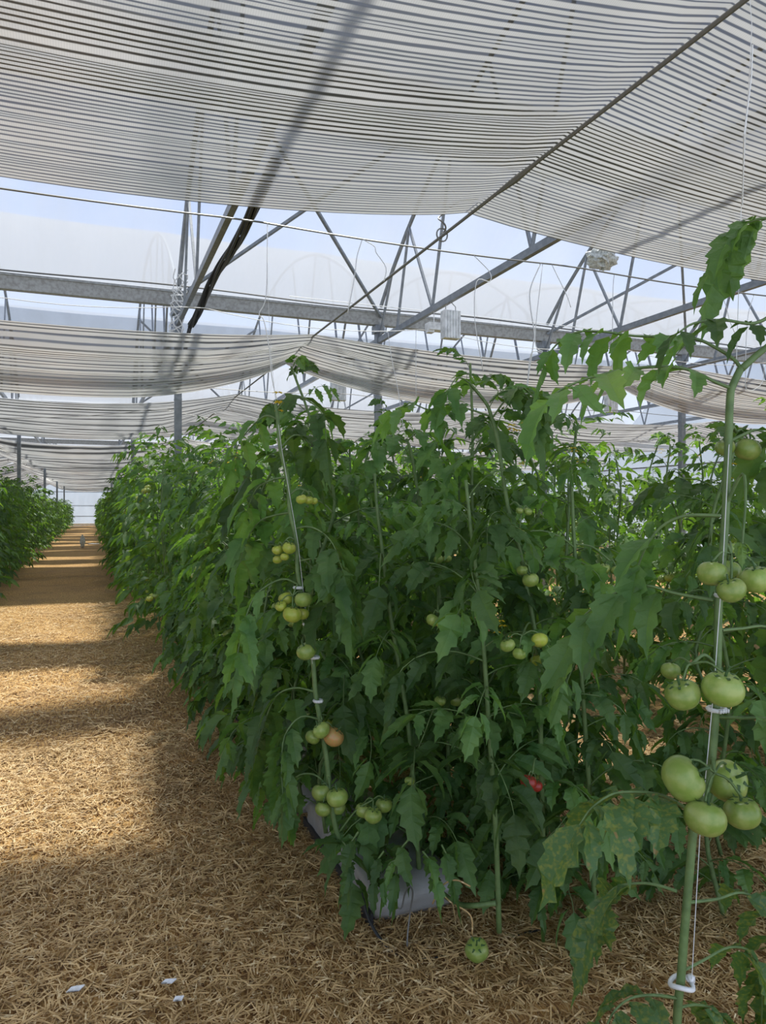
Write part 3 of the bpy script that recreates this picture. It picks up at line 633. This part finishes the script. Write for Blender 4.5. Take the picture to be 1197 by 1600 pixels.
# --- hero plant 2: front corner of the row by the path
ZB = 2.78
b2 = P(585, 1400, ZB); hp2 = empty('tomato_plant', (b2.x, b2.y, .22)); tag(hp2, 'tomato plant at the front left corner of the row, bare stem hung with many fruit', 'tomato plant', 'tomato plants')
s2 = [Vector((b2.x, b2.y, .22))] + [P(a, b, ZB) for a, b in ((560, 1345), (530, 1310), (517, 1250), (511, 1190), (501, 1130), (493, 1081), (489, 1032), (478, 987), (470, 920), (465, 893), (463, 844), (453, 799), (450, 750), (438, 701), (434, 655), (431, 632))]
_, sp2 = stem_part(hp2, s2, .0105, .007)
for i, (pts, sz, pr, dr, st) in enumerate([
    ([(434, 655), (415, 650), (395, 665), (375, 690), (365, 720)], .13, 3, .9, .3),
    ([(433, 640), (455, 618), (485, 628), (505, 650), (510, 690)], .13, 3, 1., .3),
    ([(438, 700), (460, 680), (480, 690), (492, 720)], .14, 3, 1., .35),
    ([(462, 826), (480, 823), (500, 830), (520, 850), (535, 890)], .15, 3, 1., .35),
    ([(452, 801), (430, 805), (405, 815), (385, 845), (375, 880)], .15, 3, .9, .35),
    ([(466, 877), (490, 873), (515, 878), (535, 905), (545, 950)], .15, 3, .9, .35),
    ([(450, 745), (425, 750), (400, 765), (385, 800)], .14, 3, 1., .3),
    ([(470, 915), (440, 905), (400, 930), (380, 980), (370, 1030)], .15, 4, .9, .35),
    ([(493, 1081), (460, 1075), (430, 1090), (410, 1140), (400, 1180)], .15, 4, .9, .35),
    ([(503, 1125), (470, 1120), (445, 1150), (440, 1200), (442, 1240)], .14, 4, 1., .35),
    ([(515, 1230), (490, 1210), (462, 1215), (452, 1250), (450, 1275)], .12, 3, 1., .35),
    ([(560, 1345), (535, 1315), (545, 1330), (550, 1380)], .14, 3, 1., .3),
    ([(575, 1360), (590, 1320), (615, 1330), (610, 1375)], .13, 3, 1., .35)]):
    hand_leaf(hp2, pts, ZB, sz, pr, dz=.12 * (-1) ** i, droop=dr, seed=80 + i, start=st, thick=.0045)
cluster(hp2, P(451, 775, ZB), [(471, 780, 9, ZB - .02, 'y'), (482, 781, 8, ZB, 'y'), (491, 783, 6, ZB + .02, 'y')])
cluster(hp2, P(463, 845, ZB), [(452, 856, 11, ZB - .04, 'y'), (434, 859, 9, ZB, 'y'), (445, 870, 7, ZB - .04, 'y'), (434, 874, 8, ZB + .02, 'y')])
cluster(hp2, P(470, 915, ZB), [(447, 935, 12, ZB, 'y'), (439, 947, 9, ZB - .05, 'y'), (457, 960, 15, ZB - .07, 'y'), (472, 959, 11, ZB - .02, 'y'), (474, 937, 14, ZB - .03, 'g')])
cluster(hp2, P(480, 990, ZB), [(479, 1017, 16, ZB - .06, 'g')])
cluster(hp2, P(500, 1125, ZB), [(502, 1141, 14, ZB - .08, 'g'), (489, 1152, 12, ZB - .02, 'g'), (521, 1151, 17, ZB - .04, 'o')])
cluster(hp2, P(512, 1215, ZB), [(503, 1238, 16, ZB - .02, 'g'), (527, 1246, 17, ZB - .08, 'g'), (505, 1264, 13, ZB - .06, 'g'), (528, 1262, 12, ZB + .02, 'g')])
cluster(hp2, P(530, 1300, ZB), [(568, 1266, 13, ZB, 'g'), (583, 1274, 14, ZB - .07, 'g'), (600, 1258, 13, ZB - .01, 'g')])
for (a, b) in ((466, 918), (481, 975), (492, 1027), (497, 1095)): clip(hp2, a, b, ZB - .005, .03, .012)
flower(hp2, P(432, 628, ZB))
string_part(hp2, [P(497, 1095, ZB), P(480, 980, ZB - .015), P(466, 850, ZB - .015), P(440, 700, ZB - .015), P(432, 640, ZB), P(424, 560, ZB + .3), P(418, 450, ZB + 1.8), P(418, 349, 6.08)])

# --- hero plants 3, 4 and the second of the front edge
def plain_hero(pix, Z, label, fruits, nl, seed, zb, tops=(), z0=.12):
    b = P(pix[0][0], pix[0][1], Z); pr = empty('tomato_plant', (b.x, b.y, zb)); tag(pr, label, 'tomato plant', 'tomato plants')
    pts = [Vector((b.x, b.y, zb))] + [P(a, c, Z) for a, c in pix[1:]]
    _, sp = stem_part(pr, pts, .010, .006)
    r = np.random.default_rng(seed); random_leaves(pr, sp, nl, r, z0=zb + z0, z1=sp[-1].z - .04)
    for i, (pt, sz, n_) in enumerate(tops): hand_leaf(pr, pt, Z, sz, n_, dz=-.1, droop=.9, seed=seed + i, start=.3)
    for (st, fr) in fruits: cluster(pr, P(*st), fr)
    return pr, sp
p4, sp4 = plain_hero([(850, 1420), (848, 1300), (845, 1150), (840, 1020), (825, 930), (812, 860), (800, 820), (790, 770), (778, 690), (766, 645), (758, 628), (735, 600)], 2.72, 'tomato plant with dark top shoot rising above the middle of the row', [
    ((822, 885, 2.72), [(829, 906, 13, 2.5, 'g'), (816, 891, 9, 2.55, 'g')]), ((833, 975, 2.72), [(793, 1008, 12, 2.46, 'g'), (812, 1021, 11, 2.45, 'g'), (843, 1000, 13, 2.46, 'y')]),
    ((840, 1020, 2.72), [(865, 1038, 13, 2.44, 'y'), (873, 1056, 12, 2.46, 'y'), (838, 1032, 10, 2.62, 'y')]), ((796, 790, 2.72), [(812, 798, 6, 2.65, 'g'), (825, 799, 7, 2.66, 'g'), (812, 832, 8, 2.66, 'y')])],
    17, 300, .2, tops=[([(765, 650), (735, 640), (700, 632), (670, 640), (640, 630), (615, 645)], .13, 4), ([(765, 628), (785, 612), (815, 612), (835, 640), (845, 670)], .14, 3), ([(758, 628), (735, 600), (715, 590), (700, 610)], .12, 2), ([(768, 655), (790, 625), (815, 605), (838, 625)], .12, 3)])
flower(p4, P(812, 664, 2.9)); flower(p4, P(783, 972, 2.5), .014)
p3, sp3 = plain_hero([(700, 1400), (702, 1300), (700, 1150), (698, 1050), (690, 960), (682, 900), (670, 850), (655, 780), (643, 710), (635, 685)], 3.15, 'pale stemmed tomato plant behind the front corner plant', [
    ((684, 910, 3.15), [(677, 969, 11, 2.6, 'g'), (692, 975, 10, 2.56, 'y')]), ((672, 860, 3.15), [(685, 874, 8, 3.0, 'g'), (699, 873, 7, 3.05, 'g')]), ((698, 1000, 3.15), [(729, 1027, 13, 2.95, 'y'), (712, 1093, 12, 2.9, 'g')])],
    18, 310, .2, tops=[([(636, 690), (615, 680), (590, 690), (575, 720)], .14, 3), ([(636, 690), (655, 675), (680, 690), (690, 720)], .14, 3)])
p5, sp5 = plain_hero([(655, 1390), (650, 1280), (640, 1150), (625, 1050), (610, 960), (600, 880), (590, 800), (585, 740)], 2.95, 'leafy tomato plant directly behind the grey grow bag end', [((645, 1130, 2.95), [(688, 1095, 9, 2.75, 'g'), (640, 1220, 8, 2.8, 'g')])], 26, 320, .16, z0=.02)
for i, (pt, sz) in enumerate([([(600, 1330), (590, 1345), (585, 1370)], .11), ([(640, 1310), (625, 1330), (618, 1365)], .13), ([(660, 1330), (672, 1345), (680, 1370)], .12), ([(690, 1320), (700, 1340), (708, 1365)], .12), ([(560, 1300), (548, 1320), (545, 1350)], .12), ([(630, 1340), (608, 1350), (600, 1375)], .10)]): hand_leaf(p5, pt, 2.62, sz, 2, droop=1., seed=600 + i, start=.2)
p6, sp6 = plain_hero([(930, 1440), (925, 1300), (915, 1150), (905, 1000), (900, 900), (895, 800), (892, 730)], 2.75, 'leafy tomato plant at the front right corner of the row', [((915, 1150, 2.75), [(845, 1215, 8, 2.75, 'g')]), ((898, 850, 2.75), [(962, 891, 8, 2.7, 'g'), (945, 888, 9, 2.72, 'g')])], 21, 330, .04)
cluster(p6, P(838, 1185, 2.62), [(826, 1222, 13, 2.5, 'r', (.3, .2, 0)), (838, 1228, 10, 2.56, 'r')])
p7, sp7 = plain_hero([(780, 1430), (775, 1300), (765, 1150), (755, 1000), (745, 900), (735, 820), (728, 750)], 2.62, 'dark leafy tomato plant in the middle of the row front', [], 22, 340, .1, z0=.5)

# --- near plants with individual leaves, lettered by row
heroes = [Vector((hp2.location.x, hp2.location.y)), ]
def near_plant(x, y, H, nl, label, seed, z0=.2, fr=0, lib=None, zb=.2, skirt=0):
    r = np.random.default_rng(seed); o = empty('tomato_plant', (x, y, zb)); tag(o, label, 'tomato plant', 'tomato plants')
    wob = r.normal(0, .05, (7, 2)); pts = [Vector((x + wob[i][0] * (i > 0), y + wob[i][1] * (i > 0), zb + (H - zb) * i / 6)) for i in range(7)]
    _, sp = stem_part(o, pts, .010, .006); random_leaves(o, sp, nl, r, z0=zb + .02, lib=lib)
    if skirt: random_leaves(o, sp, skirt, r, z0=zb + .1, z1=.85, az0=2.5)
    for k in range(fr):
        z = r.uniform(.5, H - .5); p = min(sp, key=lambda q: abs(q.z - z)); a = r.uniform(PI * .9, PI * 1.7); q = p + Vector((math.cos(a) * .12, math.sin(a) * .12, -.04))
        m = MB(); m.tube([p - o.location, (p + q) / 2 + Vector((0, 0, .03)) - o.location, q + Vector((0, 0, .04)) - o.location], .0035, 4); link('fruit_stalk', m.mesh('fruit_stalk', stemm), o)
        for j in range(r.integers(2, 5)): tomato(o, q + Vector((r.normal(0, .035), r.normal(0, .035), r.normal(0, .03))), r.uniform(.024, .038), 'y' if r.random() < .4 else 'g')
    if r.random() < .5: flower(o, (sp[-1].x, sp[-1].y, H - .1))
    return o
cnt = 0
ordn = ['second', 'third', 'fourth', 'fifth', 'sixth', 'seventh', 'eighth', 'ninth', 'tenth', 'eleventh', 'twelfth']
yy = 3.0
for i in range(11):
    y = 3.05 + i * .44
    for j, x in enumerate((.93, 1.32, 1.74)):
        if j == 1 and i == 0: continue
        H = 1.80 + .22 * random.random() + (.06 if y > 5 else 0) + (.32 if random.random() < .22 else 0)
        xx = x + random.gauss(0, .03) - (.0 if j else .02 * (i > 1))
        lb = [f'leafy tomato plant on the path side of the row, {ordn[i]} from its front', f'tomato plant in the middle line of the row, {ordn[i]} from its front', f'tomato plant on the far side of the row, {ordn[i]} from its front'][j]
        near_plant(xx, y + random.gauss(0, .05), H, 34 if j != 1 else 24, lb, 500 + i * 3 + j, skirt=7 if j == 0 else 4, fr=(1 if j == 0 else 0) + (random.random() < .3)); cnt += 1
# --- second row to the right (x about 4.3): nearer plants, individual leaves
for i in range(11):
    y = .3 + i * .5
    for j, x in enumerate((4.0, 4.65)):
        near_plant(x + random.gauss(0, .04), y, 2.0 + .25 * random.random(), 25, skirt=5, label= f'tomato plant in the second row to the right, {"near" if j == 0 else "far"} line, {ordn[i]} along', seed=700 + i * 2 + j, fr=1 if j == 0 and i % 2 == 0 else 0, zb=.2); cnt += 1
# --- bottom right: leafy low plants between foreground plant and row
near_plant(2.3, 2.2, 1.85, 26, 'tomato plant behind the foreground plant at the right edge of the photo', 901, zb=.0, skirt=5)
near_plant(1.98, 2.75, 1.95, 26, 'tomato plant filling the dark gap right of the row front', 902, zb=.0, skirt=6)
near_plant(2.1, 3.3, 1.95, 26, 'leafy tomato plant behind the dark gap right of the row front', 903, zb=.0, skirt=6)
near_plant(2.7, 2.6, 1.9, 26, 'tomato plant seen low behind the ring clip at the right edge', 904, zb=.0, skirt=5)
near_plant(2.12, 4.0, 2.0, 24, 'outlying tomato plant on the right flank of the row, nearer one', 905, zb=.0, skirt=4)
near_plant(2.15, 4.8, 2.0, 24, 'outlying tomato plant on the right flank of the row, farther one', 906, zb=.0, skirt=4)
near_plant(1.75, 2.5, .95, 16, 'low leafy tomato side shoots at the right foot of the row front', 907, zb=.0, skirt=8)
near_plant(1.52, 2.75, 1.1, 16, 'low leafy tomato growth just right of the grow bag', 908, zb=.0, skirt=8)
cnt += 11
# --- mid distance plants: shared foliage mesh and stem
def fol_variant(seed, H, nl, lib):
    r = np.random.default_rng(seed); V, Fc = foliage_mesh(r, H, nl, lib); return np_mesh('foliage', V, Fc, leafm, smooth=True)
FOL = [fol_variant(60 + i, 2.15 + .12 * (i % 3), 26, LOW) for i in range(6)]
sm = MB(); sm.tube([(0, 0, 0), (.03, .01, .8), (-.02, .0, 1.5), (.01, .02, 2.1)], .009, 5); STM = sm.mesh('stem', stemm)
def mid_plant(x, y, label, fr=0, r=random):
    o = empty('tomato_plant', (x, y, 0)); tag(o, label, 'tomato plant', 'tomato plants')
    f = link('foliage', r.choice(FOL), o); f['kind'] = 'stuff'; s = r.uniform(.92, 1.08); f.scale = (s, s, s * (r.uniform(.93, 1.06) if r.random() < .8 else 1.16)); f.rotation_euler.z = r.uniform(0, 6.28)
    link('stem', STM, o)
    for k in range(fr):
        z = r.uniform(.5, 1.8)
        for j in range(3):
            t = tomato(o, Vector((x - .22 + r.gauss(0, .04), y - .08 + r.gauss(0, .05), z + r.gauss(0, .03))), .034, 'y' if r.random() < .6 else 'g')
    return o
tot = cnt; i = 0
far_rest = []
LEFTL = 'tomato plant in the leafy row left of the path, most of it behind its neighbours'
RIGHTL = 'tomato plant farther down the row right of the path, most of it behind its neighbours'
SECL = 'tomato plant farther back in the second row to the right'
THIRD = 'tomato plant in the rows beyond the second row to the right'
plan = []
for y in np.arange(7.95, 27, .46): plan += [(.82, y, RIGHTL, 1 if y < 16 else 0), (1.55, y + .2, RIGHTL, 0)]
for y in np.arange(9.0, 29, .5): plan += [(-1.86, y, LEFTL, 1 if 12 < y < 18 and random.random() < .3 else 0), (-2.55, y + .2, LEFTL, 0)]
for y in np.arange(5.9, 14, .55): plan += [(4.0, y, SECL, 0), (4.65, y, SECL, 0)]
for y in np.arange(2.4, 7.5, .6): plan += [(7.2, y, THIRD, 0)]
for (x, y, lb, fr) in plan:
    if tot >= 298: far_rest.append((x, y)); continue
    if lb is RIGHTL: lb = 'row plant right of the path, ' + ('just before the tall square post' if y < 10.6 else 'level with the tall square post' if y < 11.9 else 'beyond the tall square post') + (', on the path side' if x < 1 else ', on the far side')
    elif lb is LEFTL: lb = 'row plant left of the path, ' + ('nearer than the first grey post' if y < 23.3 else 'beyond the first grey post') + (', on the path side' if x > -2 else ', on the far side')
    elif lb is SECL: lb = 'plant farther back in the second row to the right, ' + ('near line' if x < 4.3 else 'far line')
    mid_plant(x + random.gauss(0, .05), y + random.gauss(0, .06), lb, fr); tot += 1
# --- the rest of the rows: one object of massed foliage
rest = list(far_rest)
for y in np.arange(27.2, 74.5, .6): rest += [(.82, y), (1.5, y)]
for y in np.arange(29.2, 74.5, .6): rest += [(-1.98, y), (-2.55, y)]
for y in np.arange(14.2, 60, .8): rest += [(4.0, y), (4.65, y)]
for y in np.arange(8, 45, .8): rest += [(7.2, y), (7.8, y)]
for xx in (10.3, 13.5, 16.6): rest += [(xx, y) for y in np.arange(2.5, 35, .85)]
for y in np.arange(12, 40, .9): rest += [(-5.1, y)]
TV = [foliage_mesh(np.random.default_rng(90 + q), 2.15, 17, VLOW) for q in range(5)]
Vs = []; Fs = []; b = 0; rr = np.random.default_rng(5)
for (x, y) in rest:
    V, Fc = TV[rr.integers(5)]; a = rr.uniform(0, 6.28); s = rr.uniform(.9, 1.08) ; c_, s_ = math.cos(a), math.sin(a)
    hs = 1.0 if x > -1 or y < 30 else .95
    M = np.array([[c_, -s_, 0], [s_, c_, 0], [0, 0, hs]]) * s
    Vs.append(V @ M.T + np.array([x + rr.normal(0, .05), y + rr.normal(0, .05), 0])); Fs.append(Fc + b); b += len(V)
o = link('tomato_foliage', np_mesh('tomato_foliage', np.concatenate(Vs), np.concatenate(Fs), leafm, smooth=True)); tag(o, 'massed distant tomato foliage of the rows running to the end wall', 'tomato plants', kind='stuff')

# ---------------- grow bags, fallen fruit, small things ----------------
def grow_bag(x, y, L=1.0, Wd=.37, H=.2, seed=0):
    r = np.random.default_rng(seed); m = MB(); nx, ny = 10, 22; vs = []
    for i in range(ny + 1):
        ty = i / ny; e = min(1, (math.sin(PI * ty) * 5) ** .5) if 0 < ty < 1 else .0
        for j in range(2 * nx):
            a = 2 * PI * j / (2 * nx); cx = math.copysign(abs(math.cos(a)) ** .45, math.cos(a)) * Wd / 2 * (.93 + .07 * e); cz = math.copysign(abs(math.sin(a)) ** .5, math.sin(a)) * H / 2 * (.35 + .65 * e)
            vs.append((cx + r.normal(0, .003), (ty - .5) * L + r.normal(0, .004), H / 2 + cz + r.normal(0, .003)))
    n = 2 * nx; fs = [(i * n + j, i * n + (j + 1) % n, (i + 1) * n + (j + 1) % n, (i + 1) * n + j) for i in range(ny) for j in range(n)]
    fs += [tuple(range(n))[::-1], tuple(ny * n + j for j in range(n))]; m.add(vs, fs)
    t = empty('grow_bag', (x, y, .0)); link('bag_skin', m.mesh('bag_skin', bagm, True), t)
    s = MB(); s.box((-Wd / 2 - .004, 0, .03), (.012, L * .96, .06)); link('seam', s.mesh('seam', bagd), t)
    for q in (-.25, .25):
        k = MB(); k.tube([(0, q * L + .05 * math.cos(a), H + .004) if False else (.055 * math.cos(a), q * L + .055 * math.sin(a), H - .002) for a in np.linspace(0, 6.28, 11)], .008, 5); link('plant_hole', k.mesh('plant_hole', soil), t)
    return t
gb = ['grey plastic grow bag at the front end of the row', 'second grey grow bag from the row front, under the foliage', 'third grey grow bag from the row front', 'fourth grey grow bag from the row front', 'fifth grey grow bag from the row front']
for i in range(3): tag(grow_bag(1.18, 3.11 + i * 1.06, H=.165, seed=i), gb[i], 'grow bag', 'grow bags')
for i in range(0): tag(grow_bag(1.72, 3.3 + i * 1.06, seed=9 + i), ['pale grow bag behind the fallen fruit under the row', 'second pale grow bag in the right line of the row', 'third pale grow bag in the right line of the row'][i], 'grow bag', 'grow bags')
ft = link('tomato', TOM['g'], None, P(745, 1481, 2.60)); ft.scale = (.042, .042, .042); ft.rotation_euler = (.35, -.45, .3); link('calyx', CAL, ft)
ft.location.z = float(gh(np.float64(ft.location.x), np.float64(ft.location.y))) + .036
tag(ft, 'fallen green tomato lying on the straw in front of the grow bags', 'tomato')
def thin(name, pts, r, m, label, cat, n=5):
    mb = MB(); mb.tube(smooth_path(pts, 5), r, n); return tag(link(name, mb.mesh(name, m, True)), label, cat)
thin('wire_stake', [P(612, 1404, 2.72), P(626, 1420, 2.72), P(633, 1395, 2.72), P(640, 1385, 2.72), P(645, 1395, 2.72), P(641, 1425, 2.72), P(637, 1460, 2.7), P(636, 1490, 2.68)], .0032, wirem, 'bent pale wire stake in front of the grow bag', 'stake')
thin('drip_hose', [P(560, 1365, 3.0), P(578, 1440, 2.78), P(620, 1494, 2.66), P(660, 1499, 2.64), P(700, 1494, 2.66), P(760, 1477, 2.74), P(850, 1450, 2.85)], .006, dark, 'black drip hose half buried in straw at the row front', 'hose')
thin('bare_vine', [P(690, 1395, 2.75), P(715, 1412, 2.68), P(740, 1415, 2.62), P(775, 1411, 2.6)], .010, stemm, 'bare fallen vine stem beside the grow bag', 'vine', 7)
thin('dry_root', [P(676, 1412, 2.65), P(690, 1385, 2.62), P(712, 1375, 2.6), P(735, 1385, 2.6)], .003, strawm, 'pale dry root curling over the grow bag', 'root')
thin('loose_root', [P(690, 1395, 2.62), P(705, 1410, 2.6), P(735, 1430, 2.6), P(738, 1462, 2.62)], .003, strawm, 'pale dry root hanging beside the bare vine', 'root')
def scrap(px, py, w, h, a, label):
    Z = F * 1.6 / (py - 795); p = P(px, py, Z); m = MB(); R = Matrix.Rotation(a, 3, 'Z') 
    v = [(x * w / 2, y * h / 2, .004 + .006 * math.sin(3 * x + y * 2)) for y in (-1, 0, 1) for x in (-1, -.4, .3, 1)]
    v = [R @ Vector(q) for q in v]; v += [Vector(q) - Vector((0, 0, .003)) for q in v]
    f = [(r * 4 + c, r * 4 + c + 1, r * 4 + c + 5, r * 4 + c + 4) for r in range(2) for c in range(3)]; f += [tuple(12 + i for i in q[::-1]) for q in f]
    m.add(v, f); o = link('paper_scrap', m.mesh('paper_scrap', white), None, (p.x, p.y, float(gh(p.x, p.y)) + .012)); tag(o, label, 'scrap', 'white scraps on the straw')
scrap(118, 1558, .055, .018, .35, 'white plastic scrap lying alone at the bottom left')
scrap(264, 1543, .05, .014, .1, 'upper of two white scraps on the straw near the bottom')
scrap(279, 1570, .03, .018, .5, 'lower of two white scraps on the straw near the bottom')
scrap(147, 850, .5, .35, 0, 'white sheet lying flat far down the path')
crumple(P(129, 851, 30) + Vector((0, 0, .12)), .16, (.6, .6, 1.5), 'small upright white rag far down the path', 3)
# hanging twine pieces on the cross wire and the crop strings
def hang(px0, wy, wz, sag, pts, label, r=.004):
    k = (px0 - 598.5) / F; Z = wy / (math.cos(TH) - math.sin(TH) * k); p = P(px0, 795, Z); u = ((p.x - 1.18) / 3.15) % 1; z = wz - sag * 4 * u * (1 - u)
    py = 795 - (z - 1.6) * F / Z
    thin('hanging_twine', [P(px0, py, Z)] + [P(a, b, Z) for a, b in pts], r, twine, label, 'twine', 4)
W6 = (6.0, CZ, .03); W9 = (9.2, CZ + .12, .14)
hang(566, *W6, [(558, 400), (555, 425), (550, 455), (543, 490)], 'leftmost curly white twine dangling from the cross wire')
hang(567, *W6, [(585, 385), (588, 395), (603, 418), (600, 440)], 'curly white twine dangling right of the leftmost one')
hang(740, *W6, [(765, 425), (765, 440), (745, 440), (742, 500), (755, 580)], 'looped white twine at the middle of the cross wire')
hang(862, *W6, [(885, 460), (892, 480)], 'short white twine end tied beside the right truss')
hang(845, *W6, [(829, 450), (829, 480), (835, 520), (833, 540), (824, 600), (820, 640)], 'long knotted white twine left of the silhouetted leaf', .006)
hang(848, *W6, [(836, 530), (848, 550), (830, 552), (825, 600), (826, 650)], 'knotted white twine loop just right of the long twine')
hang(418, *W6, [(416, 460), (405, 490), (412, 500), (420, 540), (425, 590), (436, 640)], 'loose white twine loop over the front corner plant')
hang(606, *W9, [(612, 560), (622, 610), (632, 680)], 'straight crop string over the pale stemmed plant')
hang(960, *W6, [(958, 450), (957, 520), (956, 620)], 'thin crop string hanging under the crumpled plastic')
hang(1125, *W6, [(1128, 460), (1135, 480), (1140, 500), (1148, 520)], 'white twine by the drooping leaf at right')
hang(1178, *W6, [(1168, 500), (1165, 580), (1168, 610), (1190, 600), (1195, 570)], 'white twine loop at the right edge behind the stem')
hang(650, *W9, [(650, 560), (650, 620)], 'faint crop string behind the second curtain')
print('plants', tot)
